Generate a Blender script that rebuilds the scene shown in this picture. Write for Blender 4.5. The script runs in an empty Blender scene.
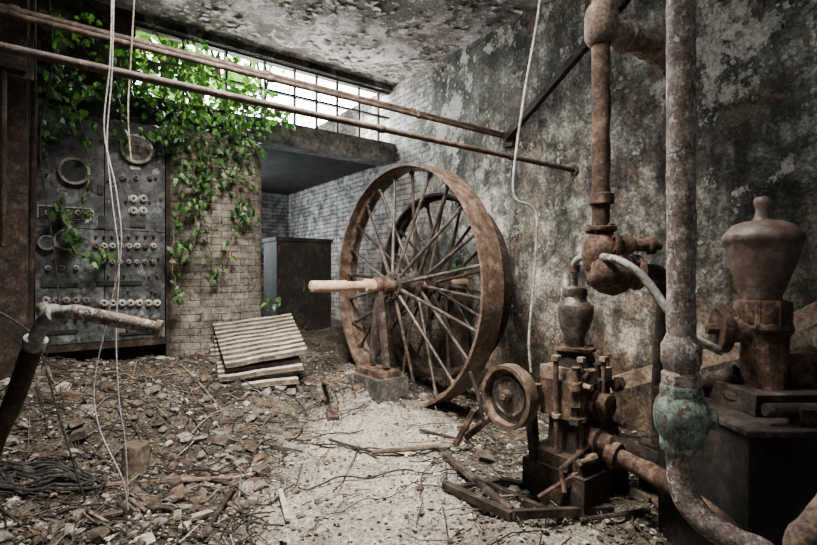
import bpy, math, random, bmesh
from mathutils import Vector, Matrix, noise
random.seed(7)
rnd=random.random
def ru(a,b): return a+(b-a)*random.random()
# ------------------------------------------------------------------ survey frame
F=480.0; CX=408.5; CY=272.5; H=1.5
A=Vector((.8,.6,0)); B=Vector((-.6,.8,0)); Z=Vector((0,0,1))
ROT=math.atan2(.6,.8)
RM=Matrix((( .8,-.6,0),(.6,.8,0),(0,0,1)))
def W(u,v,z): return A*u+B*v+Z*z
def at(px,py,d): return Vector(((px-CX)/F*d, d, H-(py-CY)/F*d))
def onv(px,py,v):
    k=(px-CX)/F; return at(px,py,v/(-.6*k+.8))
def onu(px,py,u):
    k=(px-CX)/F; return at(px,py,u/(.8*k+.6))
def uv_of(p): return p.dot(A),p.dot(B)
def ss(a,b,x):
    t=max(0,min(1,(x-a)/(b-a))); return t*t*(3-2*t)
# ------------------------------------------------------------------ node helpers
class M:
    def __init__(s,name):
        s.m=bpy.data.materials.new(name); s.m.use_nodes=True
        s.t=s.m.node_tree; s.t.nodes.clear()
        s.out=s.n('ShaderNodeOutputMaterial'); s.b=s.n('ShaderNodeBsdfPrincipled')
        s.t.links.new(s.b.outputs[0],s.out.inputs[0])
        s.tc=s.n('ShaderNodeTexCoord'); s.co=s.tc.outputs['Object']
    def n(s,k): return s.t.nodes.new(k)
    def put(s,i,x):
        if isinstance(x,bpy.types.NodeSocket): s.t.links.new(x,i)
        elif isinstance(x,(tuple,list)):
            i.default_value=tuple(x)+(1,) if (len(x)==3 and i.type=='RGBA') else tuple(x)
        else: i.default_value=x
    def noise(s,sc,det=8,ro=.6,vec=None,dist=0):
        n=s.n('ShaderNodeTexNoise'); s.put(n.inputs['Vector'],vec or s.co)
        n.inputs['Scale'].default_value=sc; n.inputs['Detail'].default_value=det
        n.inputs['Roughness'].default_value=ro; n.inputs['Distortion'].default_value=dist
        return n.outputs[0]
    def vor(s,sc,vec=None,feat='F1',out=0):
        n=s.n('ShaderNodeTexVoronoi'); n.feature=feat; s.put(n.inputs['Vector'],vec or s.co)
        n.inputs['Scale'].default_value=sc; return n.outputs[out]
    def mapv(s,scale=(1,1,1),loc=(0,0,0),vec=None):
        n=s.n('ShaderNodeMapping'); s.put(n.inputs[0],vec or s.co)
        n.inputs['Scale'].default_value=scale; n.inputs['Location'].default_value=loc
        return n.outputs[0]
    def dist(s,p):
        n=s.n('ShaderNodeVectorMath'); n.operation='DISTANCE'; s.put(n.inputs[0],s.co); n.inputs[1].default_value=p
        return n.outputs['Value']
    def ramp(s,f,stops,interp='LINEAR'):
        n=s.n('ShaderNodeValToRGB'); s.put(n.inputs[0],f); e=n.color_ramp.elements
        n.color_ramp.interpolation=interp
        while len(e)<len(stops): e.new(.5)
        for q,(p,c) in zip(e,stops):
            q.position=p
            q.color=(c,c,c,1) if isinstance(c,(int,float)) else tuple(c)+(1,)
        return n.outputs[0]
    def mix(s,f,a,b,bl='MIX'):
        n=s.n('ShaderNodeMix'); n.data_type='RGBA'; n.blend_type=bl
        s.put(n.inputs[0],f); s.put(n.inputs[6],a); s.put(n.inputs[7],b); return n.outputs[2]
    def ma(s,op,a,b=0.0,clamp=False):
        n=s.n('ShaderNodeMath'); n.operation=op; n.use_clamp=clamp
        s.put(n.inputs[0],a); s.put(n.inputs[1],b); return n.outputs[0]
    def sep(s,vec=None):
        n=s.n('ShaderNodeSeparateXYZ'); s.put(n.inputs[0],vec or s.co); return n.outputs
    def comb(s,x,y,z=0.0):
        n=s.n('ShaderNodeCombineXYZ'); s.put(n.inputs[0],x);s.put(n.inputs[1],y);s.put(n.inputs[2],z); return n.outputs[0]
    def bump(s,h,st=.5,d=.01,nrm=None):
        n=s.n('ShaderNodeBump'); n.inputs['Strength'].default_value=st; n.inputs['Distance'].default_value=d
        s.put(n.inputs['Height'],h)
        if nrm: s.put(n.inputs['Normal'],nrm)
        return n.outputs[0]
    def done(s,col,rough=.85,nrm=None,metal=0.0,spec=.3):
        s.put(s.b.inputs['Base Color'],col); s.put(s.b.inputs['Roughness'],rough)
        s.put(s.b.inputs['Metallic'],metal); s.b.inputs['Specular IOR Level'].default_value=spec
        if nrm: s.put(s.b.inputs['Normal'],nrm)
        return s.m

def rust(name,dark,mid,light,sc=7,flake=None,ft=.55,rough=.8,bs=.7,bd=.012,metal=0.0,spec=.3,fs=1.7,con=.75):
    m=M(name); a=m.noise(sc,12,.7); c=m.noise(sc*6,8,.65,m.mapv((1,1,1),(3,7,1)))
    col=m.ramp(a,[(.33,dark),(.5,mid),(.66,light)])
    col=m.mix(con,col,m.ramp(c,[(.35,.2),(.52,1.0),(.7,1.7)]),'MULTIPLY')
    h=m.ma('ADD',m.ma('MULTIPLY',a,.5),m.ma('MULTIPLY',c,.6))
    if flake:
        k=m.ramp(m.noise(sc*fs,14,.75,m.mapv((1,1,.7),(9,2,4))),[(ft,0.0),(ft+.03,1.0)])
        fc=m.mix(.6,flake,m.ramp(c,[(.3,.4),(.6,1.15)]),'MULTIPLY')
        col=m.mix(k,col,fc); h=m.ma('ADD',h,m.ma('MULTIPLY',k,.3))
    return m.done(col,rough,m.bump(h,bs,bd),metal,spec)

def wallmat(name,axis,corner=True,dark=1.0,allbrick=False):
    m=M(name); x,y,z=m.sep()
    run=y if axis=='v' else x
    big=m.noise(.8,5,.55); med=m.noise(2.8,15,.8,m.mapv((1,1,1),(2,5,3))); fine=m.noise(34,9,.78)
    strk=m.noise(2.2,8,.65,m.mapv((1.6,1.6,.35),(7,1,0)))
    col=m.ramp(med,[(.37,(.010,.010,.009)),(.46,(.065,.062,.055)),(.54,(.18,.172,.152)),(.63,(.42,.40,.36))])
    col=m.mix(.9,col,m.ramp(strk,[(.38,.15),(.5,.85),(.64,1.8)]),'MULTIPLY')
    col=m.mix(.85,col,m.ramp(big,[(.38,.25),(.6,1.5)]),'MULTIPLY')
    col=m.mix(.75,col,m.ramp(fine,[(.37,.2),(.5,.95),(.61,2.0)]),'MULTIPLY')
    k1=m.ramp(m.noise(1.5,15,.77,m.mapv((1,1,1),(11,3,8))),[(.52,0.0),(.555,1.0)])
    col=m.mix(m.ma('MULTIPLY',k1,.6),col,m.mix(.85,(.18,.128,.088),m.ramp(fine,[(.35,.25),(.65,1.8)]),'MULTIPLY'))
    zz=m.ma('SUBTRACT',m.ma('MULTIPLY',m.ma('SUBTRACT',z,2.3),.02),.012)
    n2=m.ma('ADD',m.noise(3.6,15,.79,m.mapv((1,1,.8),(4,9,2))),zz)
    if axis=='v':
        for p,r in (((UR,4.1,2.35),.6),((UR,4.95,3.5),.8),((UR,1.6,3.3),.8),((UR,3.1,1.1),.45),((UR,4.6,1.9),.5)):
            n2=m.ma('ADD',n2,m.ma('MULTIPLY',m.ma('SUBTRACT',1.0,m.ma('DIVIDE',m.dist(p),r),True),.12))
    k2=m.ramp(n2,[(.575,0.0),(.588,1.0)])
    edge=m.ramp(n2,[(.55,1.0),(.574,.3),(.576,1.0)])
    col=m.mix(.8,col,edge,'MULTIPLY')
    col=m.mix(m.ma('MULTIPLY',k2,.88),col,m.mix(.8,(.58,.54,.49),m.ramp(fine,[(.36,.3),(.6,1.25)]),'MULTIPLY'))
    cr=m.ramp(m.vor(.8,m.mix(.25,m.co,m.noise(2.5,8,.7)),'DISTANCE_TO_EDGE'),[(0.0,0.0),(.005,1.0)])
    col=m.mix(.5,col,cr,'MULTIPLY')
    bt=m.n('ShaderNodeTexBrick'); m.put(bt.inputs['Vector'],m.mix(.012,m.comb(run,z),m.noise(9,3,.6)))
    bt.inputs['Scale'].default_value=1; bt.inputs['Brick Width'].default_value=.235
    bt.inputs['Row Height'].default_value=.078; bt.inputs['Mortar Size'].default_value=.008
    bt.inputs['Mortar Smooth'].default_value=.6
    bt.inputs['Color1'].default_value=(.36,.31,.28,1); bt.inputs['Color2'].default_value=(.19,.165,.15,1)
    bt.inputs['Mortar'].default_value=(.07,.065,.06,1)
    bc=m.mix(.9,bt.outputs[0],m.ramp(m.noise(4,12,.75),[(.36,.25),(.5,.95),(.64,1.9)]),'MULTIPLY')
    bc=m.mix(m.ramp(m.noise(4,14,.75,m.mapv((1,1,1),(1,1,6))),[(.51,0.0),(.57,.75)]),bc,(.50,.52,.52))
    bh=m.ma('SUBTRACT',1.0,bt.outputs[1])
    if allbrick: km=1.0
    else:
        g=m.ma('MULTIPLY',m.ma('SUBTRACT',run,5.0),.22) if corner else -.09
        km=m.ramp(m.ma('ADD',m.noise(1.3,14,.74,m.mapv((1,1,1),(6,2,12))),g),[(.56,0.0),(.60,1.0)])
    col=m.mix(km,col,bc)
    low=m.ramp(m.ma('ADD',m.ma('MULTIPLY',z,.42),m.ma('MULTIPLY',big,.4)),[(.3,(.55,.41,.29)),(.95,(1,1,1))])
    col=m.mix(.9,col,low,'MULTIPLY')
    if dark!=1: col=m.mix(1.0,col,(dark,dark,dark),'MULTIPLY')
    h=m.ma('ADD',m.ma('MULTIPLY',med,.8),m.ma('MULTIPLY',fine,.2))
    h=m.ma('ADD',h,m.ma('MULTIPLY',k2,.2)); h=m.ma('SUBTRACT',h,m.ma('MULTIPLY',k1,.2))
    h=m.mix(km,h,m.ma('ADD',m.ma('MULTIPLY',bh,.45),m.ma('MULTIPLY',fine,.5)))
    return m.done(col,.85,m.bump(h,1.0,.05))
CH=4.42; UR=4.3; VB=6.15
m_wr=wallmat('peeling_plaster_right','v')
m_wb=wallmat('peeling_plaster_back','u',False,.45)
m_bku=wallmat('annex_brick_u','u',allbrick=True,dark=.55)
def mk_ceiling():
    m=M('ceiling_plaster'); a=m.noise(1.6,15,.77); b=m.noise(1.0,15,.76,m.mapv((1,1,1),(5,5,5))); f=m.noise(26,9,.78); g=m.noise(.6,4,.5,m.mapv((1,1,1),(1,9,5)))
    c=m.ramp(a,[(.36,(.03,.025,.022)),(.45,(.19,.16,.152)),(.54,(.44,.385,.375)),(.65,(.70,.64,.63))])
    c=m.mix(.85,c,m.ramp(g,[(.4,.3),(.56,1.25)]),'MULTIPLY')
    c=m.mix(m.ramp(b,[(.52,0.0),(.55,.88)]),c,(.085,.062,.05))
    c=m.mix(m.ramp(m.noise(2.6,15,.79,m.mapv((1,1,1),(15,5,5))),[(.565,0.0),(.58,.85)]),c,(.68,.64,.62))
    c=m.mix(.75,c,m.ramp(f,[(.37,.3),(.6,1.5)]),'MULTIPLY')
    return m.done(c,.9,m.bump(m.ma('ADD',a,m.ma('MULTIPLY',f,.2)),1.0,.07))
m_ce=mk_ceiling()
def mk_floor():
    m=M('dusty_rubble_floor'); a=m.noise(3.5,14,.78); f=m.noise(42,10,.8); v=m.vor(38); v2=m.vor(85)
    at_=m.n('ShaderNodeAttribute'); at_.attribute_name='path'; pth=at_.outputs['Fac']
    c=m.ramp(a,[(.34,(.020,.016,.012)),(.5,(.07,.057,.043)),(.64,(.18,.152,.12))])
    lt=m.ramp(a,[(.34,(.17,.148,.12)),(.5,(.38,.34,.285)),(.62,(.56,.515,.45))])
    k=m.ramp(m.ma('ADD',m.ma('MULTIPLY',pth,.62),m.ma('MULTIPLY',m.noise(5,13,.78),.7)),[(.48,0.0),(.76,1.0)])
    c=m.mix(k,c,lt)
    c=m.mix(.85,c,m.ramp(f,[(.37,.12),(.5,.9),(.61,1.95)]),'MULTIPLY')
    sp=m.ramp(v,[(.10,1.0),(.2,0.0)]); c=m.mix(m.ma('MULTIPLY',sp,.4),c,(.36,.325,.275))
    h=m.ma('ADD',m.ma('MULTIPLY',f,1.0),m.ma('MULTIPLY',m.ma('SUBTRACT',1.0,v),.5))
    h=m.ma('ADD',h,m.ma('MULTIPLY',m.ma('SUBTRACT',1.0,v2),.25))
    return m.done(c,.95,m.bump(h,1.0,.03))
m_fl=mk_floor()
m_conc=rust('stained_concrete',(.06,.06,.055),(.18,.175,.16),(.36,.35,.33),3)
m_concd=rust('dark_concrete',(.02,.018,.016),(.07,.063,.055),(.16,.145,.13),5)  # darker concrete for the pedestal block
m_rust=rust('rust_brown',(.013,.008,.006),(.068,.038,.025),(.20,.13,.09),9)
m_rustp=rust('rust_pipe_dull',(.012,.008,.006),(.05,.033,.025),(.15,.105,.08),14,rough=.6)
m_rustd=rust('rust_dark',(.007,.005,.004),(.028,.019,.0145),(.09,.064,.049),9)
m_rustl=rust('rust_dusty',(.045,.03,.023),(.16,.112,.083),(.33,.26,.205),8)
m_wheel=rust('flywheel_iron',(.032,.019,.014),(.115,.074,.053),(.26,.185,.145),11,rough=.5,metal=.15,spec=.5,con=.7)
m_wheeld=rust('flywheel_spoke_iron',(.018,.012,.010),(.06,.045,.038),(.18,.145,.122),9,rough=.42,metal=.25,spec=.5)
m_axle=rust('axle_ochre',(.15,.085,.055),(.40,.26,.18),(.52,.39,.29),9,rough=.5,con=.5)
m_vase=rust('air_vessel_redlead',(.045,.026,.020),(.11,.072,.058),(.20,.147,.122),5,rough=.48,bs=.3,bd=.008,con=.6,spec=.5)
m_pipeW=rust('flaking_lagging',(.06,.04,.032),(.20,.15,.128),(.41,.345,.31),14,(.54,.49,.45),.53,bs=1.0,bd=.012,fs=2.6)
m_pipeG=rust('grey_paint',(.09,.09,.085),(.25,.245,.23),(.46,.45,.43),8,(.16,.11,.08),.55)
m_green=rust('verdigris',(.035,.046,.04),(.14,.175,.152),(.32,.37,.33),13,(.11,.075,.05),.54)
m_slate=rust('slate_panel',(.014,.015,.018),(.055,.06,.065),(.18,.19,.20),3.5,(.27,.27,.265),.6,rough=.42,bs=.35,con=.95)
m_porc=rust('porcelain',(.16,.15,.14),(.48,.46,.43),(.7,.68,.64),9,rough=.4)
m_black=rust('bakelite',(.006,.006,.006),(.015,.015,.015),(.04,.038,.036),9,rough=.5)
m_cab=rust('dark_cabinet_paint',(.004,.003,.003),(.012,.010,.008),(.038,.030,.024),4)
m_wire=rust('dirty_white_wire',(.3,.28,.26),(.5,.48,.45),(.65,.63,.6),20)
m_cable=rust('black_cable',(.008,.008,.008),(.024,.023,.022),(.08,.075,.07),20)
m_sheet=rust('weathered_sheet',(.20,.165,.125),(.35,.305,.25),(.46,.41,.35),2.2,(.24,.175,.12),.6,bs=.2,con=.5)
m_sheetd=rust('sheet_valley_shade',(.03,.024,.018),(.085,.07,.053),(.16,.135,.105),5)  # shade painted into the valleys so the corrugation reads
m_wood=rust('old_timber',(.03,.021,.015),(.105,.079,.058),(.24,.195,.152),6)
m_rail=rust('weathered_rail',(.07,.048,.032),(.20,.145,.105),(.34,.27,.21),6)
m_r1=rust('rubble_grey',(.07,.063,.055),(.17,.153,.132),(.35,.325,.286),12)
m_r2=rust('rubble_brown',(.024,.019,.0145),(.078,.062,.047),(.17,.139,.108),12)
m_r3=rust('rubble_pale',(.19,.17,.145),(.38,.345,.30),(.57,.53,.47),12)
m_r4=rust('rubble_brick',(.04,.025,.018),(.11,.07,.052),(.23,.163,.127),12)
m_twl=rust('dry_straw',(.10,.082,.059),(.22,.183,.14),(.41,.355,.29),10)
def mk_leaf(name,cols,tr=.5,tc=(1.5,1.7,.7)):
    m=M(name); g=m.n('ShaderNodeNewGeometry')
    c=m.ramp(g.outputs['Random Per Island'],cols)
    m.done(c,.4,spec=.5)
    t=m.n('ShaderNodeBsdfTranslucent'); m.put(t.inputs[0],m.mix(1.0,c,tc,'MULTIPLY'))
    ms=m.n('ShaderNodeMixShader'); ms.inputs[0].default_value=tr
    m.t.links.new(m.b.outputs[0],ms.inputs[1]); m.t.links.new(t.outputs[0],ms.inputs[2]); m.t.links.new(ms.outputs[0],m.out.inputs[0])
    return m.m
m_leaf=mk_leaf('ivy_leaf',[(0,(.012,.034,.010)),(.45,(.034,.09,.024)),(.8,(.085,.175,.048)),(1,(.19,.31,.10))],.4)
m_tree=mk_leaf('tree_leaf',[(0,(.12,.25,.05)),(.5,(.26,.45,.12)),(1,(.45,.62,.24))],.55,(1.3,1.5,.8))

# ------------------------------------------------------------------ mesh builder
class MB:
    def __init__(s): s.v=[];s.f=[];s.mi=[];s.sm=[];s.mats=[]
    def mid(s,m):
        if m not in s.mats: s.mats.append(m)
        return s.mats.index(m)
    def add(s,vs,fs,m,sm=True):
        o=len(s.v); s.v+= [tuple(x) for x in vs]; k=s.mid(m)
        for f in fs: s.f.append(tuple(i+o for i in f)); s.mi.append(k); s.sm.append(sm)
    def tube(s,pts,r,m,n=12,caps=True,wob=0):
        pts=[Vector(p) for p in pts]; L=len(pts); rs=r if isinstance(r,(list,tuple)) else [r]*L
        t0=(pts[1]-pts[0]).normalized(); up=Vector((0,0,1)) if abs(t0.z)<.9 else Vector((1,0,0))
        nx=t0.cross(up).normalized(); vs=[];fs=[]
        for i,p in enumerate(pts):
            t=(pts[min(i+1,L-1)]-pts[max(i-1,0)]).normalized()
            nx=(nx-t*nx.dot(t)).normalized(); ny=t.cross(nx)
            for j in range(n):
                a=2*math.pi*j/n; rr=rs[i]
                q=p+(nx*math.cos(a)+ny*math.sin(a))*rr
                if wob: q=q+(q-p).normalized()*wob*noise.noise(q*14)
                vs.append(q)
        for i in range(L-1):
            for j in range(n):
                a=i*n+j;b=i*n+(j+1)%n; fs.append((a,b,b+n,a+n))
        if caps: fs.append(tuple(range(n-1,-1,-1))); fs.append(tuple((L-1)*n+j for j in range(n)))
        s.add(vs,fs,m)
    def lathe(s,o,ax,prof,m,n=28,closed=False,wob=0,caps=True):
        o=Vector(o);ax=Vector(ax).normalized(); up=Vector((0,0,1)) if abs(ax.z)<.9 else Vector((1,0,0))
        nx=ax.cross(up).normalized(); ny=ax.cross(nx); vs=[];fs=[];L=len(prof)
        for (r,h) in prof:
            for j in range(n):
                a=2*math.pi*j/n; q=o+ax*h+(nx*math.cos(a)+ny*math.sin(a))*max(r,.0005)
                if wob: q+=(nx*math.cos(a)+ny*math.sin(a))*wob*noise.noise(q*12)
                vs.append(q)
        for i in range(L if closed else L-1):
            i2=(i+1)%L
            for j in range(n):
                a=i*n+j;b=i*n+(j+1)%n;c=i2*n+(j+1)%n;d=i2*n+j; fs.append((a,b,c,d))
        if caps and not closed: fs.append(tuple(range(n-1,-1,-1))); fs.append(tuple((L-1)*n+j for j in range(n)))
        s.add(vs,fs,m)
    def box(s,c,sz,m,R=None,taper=1.0):
        c=Vector(c); R=R or Matrix.Identity(3); vs=[]
        for dz in (-.5,.5):
            k=1 if dz<0 else taper
            for dx,dy in((-.5,-.5),(.5,-.5),(.5,.5),(-.5,.5)):
                vs.append(c+R@Vector((dx*sz[0]*k,dy*sz[1]*k,dz*sz[2])))
        s.add(vs,[(3,2,1,0),(4,5,6,7),(0,1,5,4),(1,2,6,5),(2,3,7,6),(3,0,4,7)],m,False)
    def beam(s,p0,p1,w,h,m,up=Z):
        p0=Vector(p0);p1=Vector(p1); x=(p1-p0); L=x.length; x.normalize()
        y=Vector(up).cross(x).normalized(); z=x.cross(y)
        s.box((p0+p1)/2,(L,w,h),m,Matrix((x,y,z)).transposed())
    def flange(s,o,ax,R,t,m,nb=6,br=.012):
        o=Vector(o);ax=Vector(ax).normalized(); s.lathe(o-ax*t/2,ax,[(R*.96,0),(R,t*.15),(R,t*.85),(R*.96,t)],m)
        up=Z if abs(ax.z)<.9 else Vector((1,0,0)); nx=ax.cross(up).normalized(); ny=ax.cross(nx)
        for i in range(nb):
            a=2*math.pi*(i+.3)/nb; p=o+(nx*math.cos(a)+ny*math.sin(a))*R*.8
            s.lathe(p-ax*(t/2+br),ax,[(br,0),(br,t+2*br)],m,6)
    def build(s,name,bevel=0,sharp=38,rough=0,local=False):
        me=bpy.data.meshes.new(name)
        if local: org=Vector((0,0,0))
        else:
            xs=[v[0] for v in s.v];ys=[v[1] for v in s.v];zs=[v[2] for v in s.v]
            org=Vector(((min(xs)+max(xs))/2,(min(ys)+max(ys))/2,min(zs)))
        vs=[]
        for v in s.v:
            q=Vector(v)
            if rough: q=q+noise.noise_vector(q*9)*rough+noise.noise_vector(q*30)*rough*.5
            vs.append(q-org)
        me.from_pydata(vs,[],s.f)
        for m in s.mats: me.materials.append(m)
        me.polygons.foreach_set('material_index',s.mi); me.polygons.foreach_set('use_smooth',s.sm)
        me.update()
        if any(s.sm): me.set_sharp_from_angle(angle=math.radians(sharp))
        ob=bpy.data.objects.new(name,me); bpy.context.collection.objects.link(ob)
        ob.location=org
        if local: ob.rotation_euler=(0,0,ROT)
        if bevel:
            b=ob.modifiers.new('bevel','BEVEL'); b.width=bevel; b.segments=2; b.limit_method='ANGLE'; b.angle_limit=math.radians(40)
        return ob
def smooth_path(pts,k=6):
    pts=[Vector(p) for p in pts]; out=[]
    for i in range(len(pts)-1):
        p0=pts[max(i-1,0)];p1=pts[i];p2=pts[i+1];p3=pts[min(i+2,len(pts)-1)]
        for j in range(k):
            t=j/k; out.append(.5*((2*p1)+(p2-p0)*t+(2*p0-5*p1+4*p2-p3)*t*t+(3*p1-p0-3*p2+p3)*t**3))
    out.append(pts[-1]); return out
def seg(p0,p1,n):
    p0=Vector(p0);p1=Vector(p1); return [p0.lerp(p1,i/n) for i in range(n+1)]

# ------------------------------------------------------------------ room shell (local frame u,v,z)
def shell(name,boxes,mat):
    b=MB()
    for (u0,u1,v0,v1,z0,z1) in boxes: b.box(((u0+u1)/2,(v0+v1)/2,(z0+z1)/2),(u1-u0,v1-v0,z1-z0),mat)
    return b.build(name,local=True)
shell('wall_right',[(UR,UR+.25,-2,10.3,-.2,CH)],m_wr)
shell('wall_back',[(-2.5,.75,VB,VB+.25,-.2,CH),(.75,2.15,VB,VB+.25,-.2,3.5),(.75,UR,VB,VB+.25,4.33,CH)],m_wb)
shell('wall_left',[(-2.75,-2.5,-2,VB+.25,-.2,CH)],m_wb)
shell('wall_front',[(-2.75,0,-2.25,-2,-.2,CH),(1.6,UR+.25,-2.25,-2,-.2,CH),(0,1.6,-2.25,-2,2.4,CH)],m_wb)  # unseen wall behind the camera, added to cut light from behind
shell('ceiling',[(-2.75,UR+.25,3.2,VB+.25,CH,CH+.2),(-2.75,-1.0,-2.25,3.2,CH,CH+.2),(3.0,UR+.25,-2.25,3.2,CH,CH+.2),(-1.0,3.0,-2.25,-.4,CH,CH+.2)],m_ce)  # gap overhead is invented, out of view, to let sky light in
shell('trim_1',[(2.1,UR-.002,VB-.06,VB+.26,3.2,3.5)],m_conc)
shell('wall_annex_back',[(2.0,UR+.2,10.2,10.4,-.2,3.3)],m_bku)
shell('wall_annex_left',[(1.9,2.15,VB+.26,7.7,-.2,3.3),(1.9,2.15,9.8,10.2,-.2,3.3),(1.9,2.15,7.7,9.8,-.2,1.4)],m_bku)  # unseen opening left in this wall to let light into the annex
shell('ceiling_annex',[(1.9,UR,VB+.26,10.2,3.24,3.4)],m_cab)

def pathmask(x,y):
    xc=-.20+.1*math.sin(y*1.3)
    p=math.exp(-((x-xc)/.74)**2)*(1-ss(4.4,5.4,y))
    p=max(p,.7*math.exp(-((x-.8)/.5)**2-((y-2.5)/.5)**2))
    return p
def hf(u,v):
    t=ss(3.5,5.7,v); right=1-ss(2.45,3.1,u)
    h=.03+t*(.10+.42*right)+(1-ss(-.8,.9,u))*.15*ss(2,3.5,v)
    h=max(h,.58*ss(5.7,6.5,v)+.0)
    h+=.12*math.exp(-((u-2.9)/.5)**2-((v-4.2)/1.1)**2)
    p=W(u,v,0); pm=pathmask(p.x,p.y); q=Vector((u,v,0))
    h+=(.10*(noise.noise(q*1.6))+.05*noise.noise(q*5)+.022*noise.noise(q*14)+.010*noise.noise(q*32))*(1-.7*pm)
    return h
def ground(p,dz=0.0):
    u,v=uv_of(p); return Vector((p.x,p.y,hf(u,v)+dz))
def mk_floor_mesh():
    st=.035; nu=int((UR+2.5)/st); nv=int(12.2/st); vs=[];fs=[];pm=[]
    for j in range(nv+1):
        for i in range(nu+1):
            u=-2.5+i*(UR+2.5)/nu; v=-2+j*12.2/nv; vs.append((u,v,hf(u,v))); p=W(u,v,0); pm.append(pathmask(p.x,p.y))
    for j in range(nv):
        for i in range(nu):
            a=j*(nu+1)+i; fs.append((a,a+1,a+nu+2,a+nu+1))
    me=bpy.data.meshes.new('floor'); me.from_pydata(vs,[],fs); me.materials.append(m_fl)
    at_=me.attributes.new('path','FLOAT','POINT'); at_.data.foreach_set('value',pm)
    me.polygons.foreach_set('use_smooth',[True]*len(fs))
    ob=bpy.data.objects.new('floor',me); ob.rotation_euler=(0,0,ROT); bpy.context.collection.objects.link(ob)
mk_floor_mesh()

b=MB()
def lb(u0,u1,v0,v1,z0,z1,m): b.box(W((u0+u1)/2,(v0+v1)/2,(z0+z1)/2),(u1-u0,v1-v0,z1-z0),m,RM)
for u in [.78,1.3,1.8,2.3,2.72,3.05,3.38,3.75,4.1]: lb(u-.014,u+.014,VB+.08,VB+.12,3.5,4.33,m_rustd)
for z in [3.52,3.93,4.31]: lb(.77,UR-.01,VB+.07,VB+.13,z-.014,z+.014,m_rustd)
b.build('window_1')

def mk_pier():
    uc,ru_,rv=1.62,.56,.42; n=40; zs=[-.1+i*.078 for i in range(42)]; vs=[];fs=[];uvs=[]
    L=[0]; VP_=VB-.004
    P=[(uc-math.cos(math.pi*i/n)*ru_, VP_-(math.sin(math.pi*i/n)**.75)*rv) for i in range(n+1)]
    for i in range(n): L.append(L[-1]+math.dist(P[i],P[i+1]))
    for z in zs:
        for i,(u,v) in enumerate(P):
            k=1+.012*noise.noise(Vector((u*8,v*8,z*8)))
            q=W(uc+(u-uc)*k,VP_+(v-VP_)*k,z); vs.append(q); uvs.append((L[i],z))
    m=n+1
    for j in range(len(zs)-1):
        for i in range(n): a=j*m+i; fs.append((a,a+1,a+1+m,a+m))
    top=len(zs)-1; fs.append(tuple(top*m+i for i in range(m)))
    me=bpy.data.meshes.new('brick_pier'); me.from_pydata(vs,[],fs)
    ul=me.uv_layers.new(name='UVMap')
    for lp in me.loops: ul.data[lp.index].uv=uvs[lp.vertex_index]
    M_=M('pier_brick'); bt=M_.n('ShaderNodeTexBrick'); M_.put(bt.inputs['Vector'],M_.mix(.02,M_.tc.outputs['UV'],M_.noise(7,4,.6)))
    bt.inputs['Scale'].default_value=1; bt.inputs['Brick Width'].default_value=.22; bt.inputs['Row Height'].default_value=.078
    bt.inputs['Mortar Size'].default_value=.006; bt.inputs['Mortar Smooth'].default_value=.8
    bt.inputs['Color1'].default_value=(.25,.215,.175,1);bt.inputs['Color2'].default_value=(.15,.13,.105,1);bt.inputs['Mortar'].default_value=(.065,.057,.047,1)
    c=M_.mix(.95,bt.outputs[0],M_.ramp(M_.noise(4,14,.8),[(.38,.12),(.5,.8),(.62,2.2)]),'MULTIPLY')
    c=M_.mix(M_.ramp(M_.noise(3.0,15,.8,M_.mapv((1,1,1),(3,3,3))),[(.48,0.0),(.54,.8)]),c,M_.ramp(M_.noise(14,10,.8),[(.38,(.06,.052,.042)),(.6,(.38,.35,.295))]))
    c=M_.mix(M_.ramp(M_.noise(1.8,8,.6,M_.mapv((1,1,1),(8,3,3))),[(.48,0.0),(.68,.65)]),c,(.04,.047,.026))
    h=M_.ma('ADD',M_.ma('MULTIPLY',M_.ma('SUBTRACT',1.0,bt.outputs[1]),.5),M_.ma('MULTIPLY',M_.noise(18,10,.75),1.0))
    me.materials.append(M_.done(c,.92,M_.bump(h,1.0,.04)))
    ob=bpy.data.objects.new('brick_pier',me); bpy.context.collection.objects.link(ob)
mk_pier()

# ------------------------------------------------------------------ flywheel
C=at(396,285,5.3)
def spoked(b,c,R,w,nsp,mat,mats,th=.05,sr=.018,hubr=.15):
    b.lathe(c,A,[(R,0),(R,w),(R-th*.6,w),(R-th*.6,w*.62),(R-th*1.5,w*.56),(R-th*1.5,w*.44),(R-th*.6,w*.38),(R-th*.6,0)],mat,96,closed=True)
    b.lathe(c-A*.06,A,[(hubr*.55,-.06),(hubr*.6,0),(hubr,.0),(hubr,.05),(hubr*.62,.06),(hubr*.62,w-.0),(hubr,w+.02),(hubr,w+.07),(hubr*.6,w+.08)],mats,32)
    for i in range(nsp):
        a=2*math.pi*(i+.35)/nsp; dirv=B*math.cos(a)+Z*math.sin(a); s0=-.03 if i%2 else w+.0
        p0=c+A*s0+dirv*(hubr*.8); p1=c+A*(w*.5)+dirv*(R-th*1.3)
        b.tube([p0,p0.lerp(p1,.5),p1],[sr*1.15,sr,sr*1.05],mats,10)
        b.lathe(p1-dirv*.05,dirv,[(sr*1.7,0),(sr*1.9,.05)],mats,10)
    for i in range(8):
        a=2*math.pi*i/8; p=c+(B*math.cos(a)+Z*math.sin(a))*hubr*.78-A*.085
        b.lathe(p,A,[(.014,0),(.014,.03)],mats,6)
b=MB()
spoked(b,C,1.33,.27,24,m_wheel,m_wheeld)
spoked(b,C+A*.5,1.06,.2,20,m_rustd,m_rustd,.05,.017,.13)
b.lathe(C-A*1.03,A,[(.03,0),(.055,.012),(.058,.03),(.058,.40),(.046,.41),(.046,.62),(.07,.63),(.07,.74),(.055,.75),(.06,2.1)],m_axle,28)
b.lathe(C-A*.20,A,[(.07,0),(.10,.01),(.10,.07),(.08,.08)],m_rust,20)
pc=C-A*.24
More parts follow.
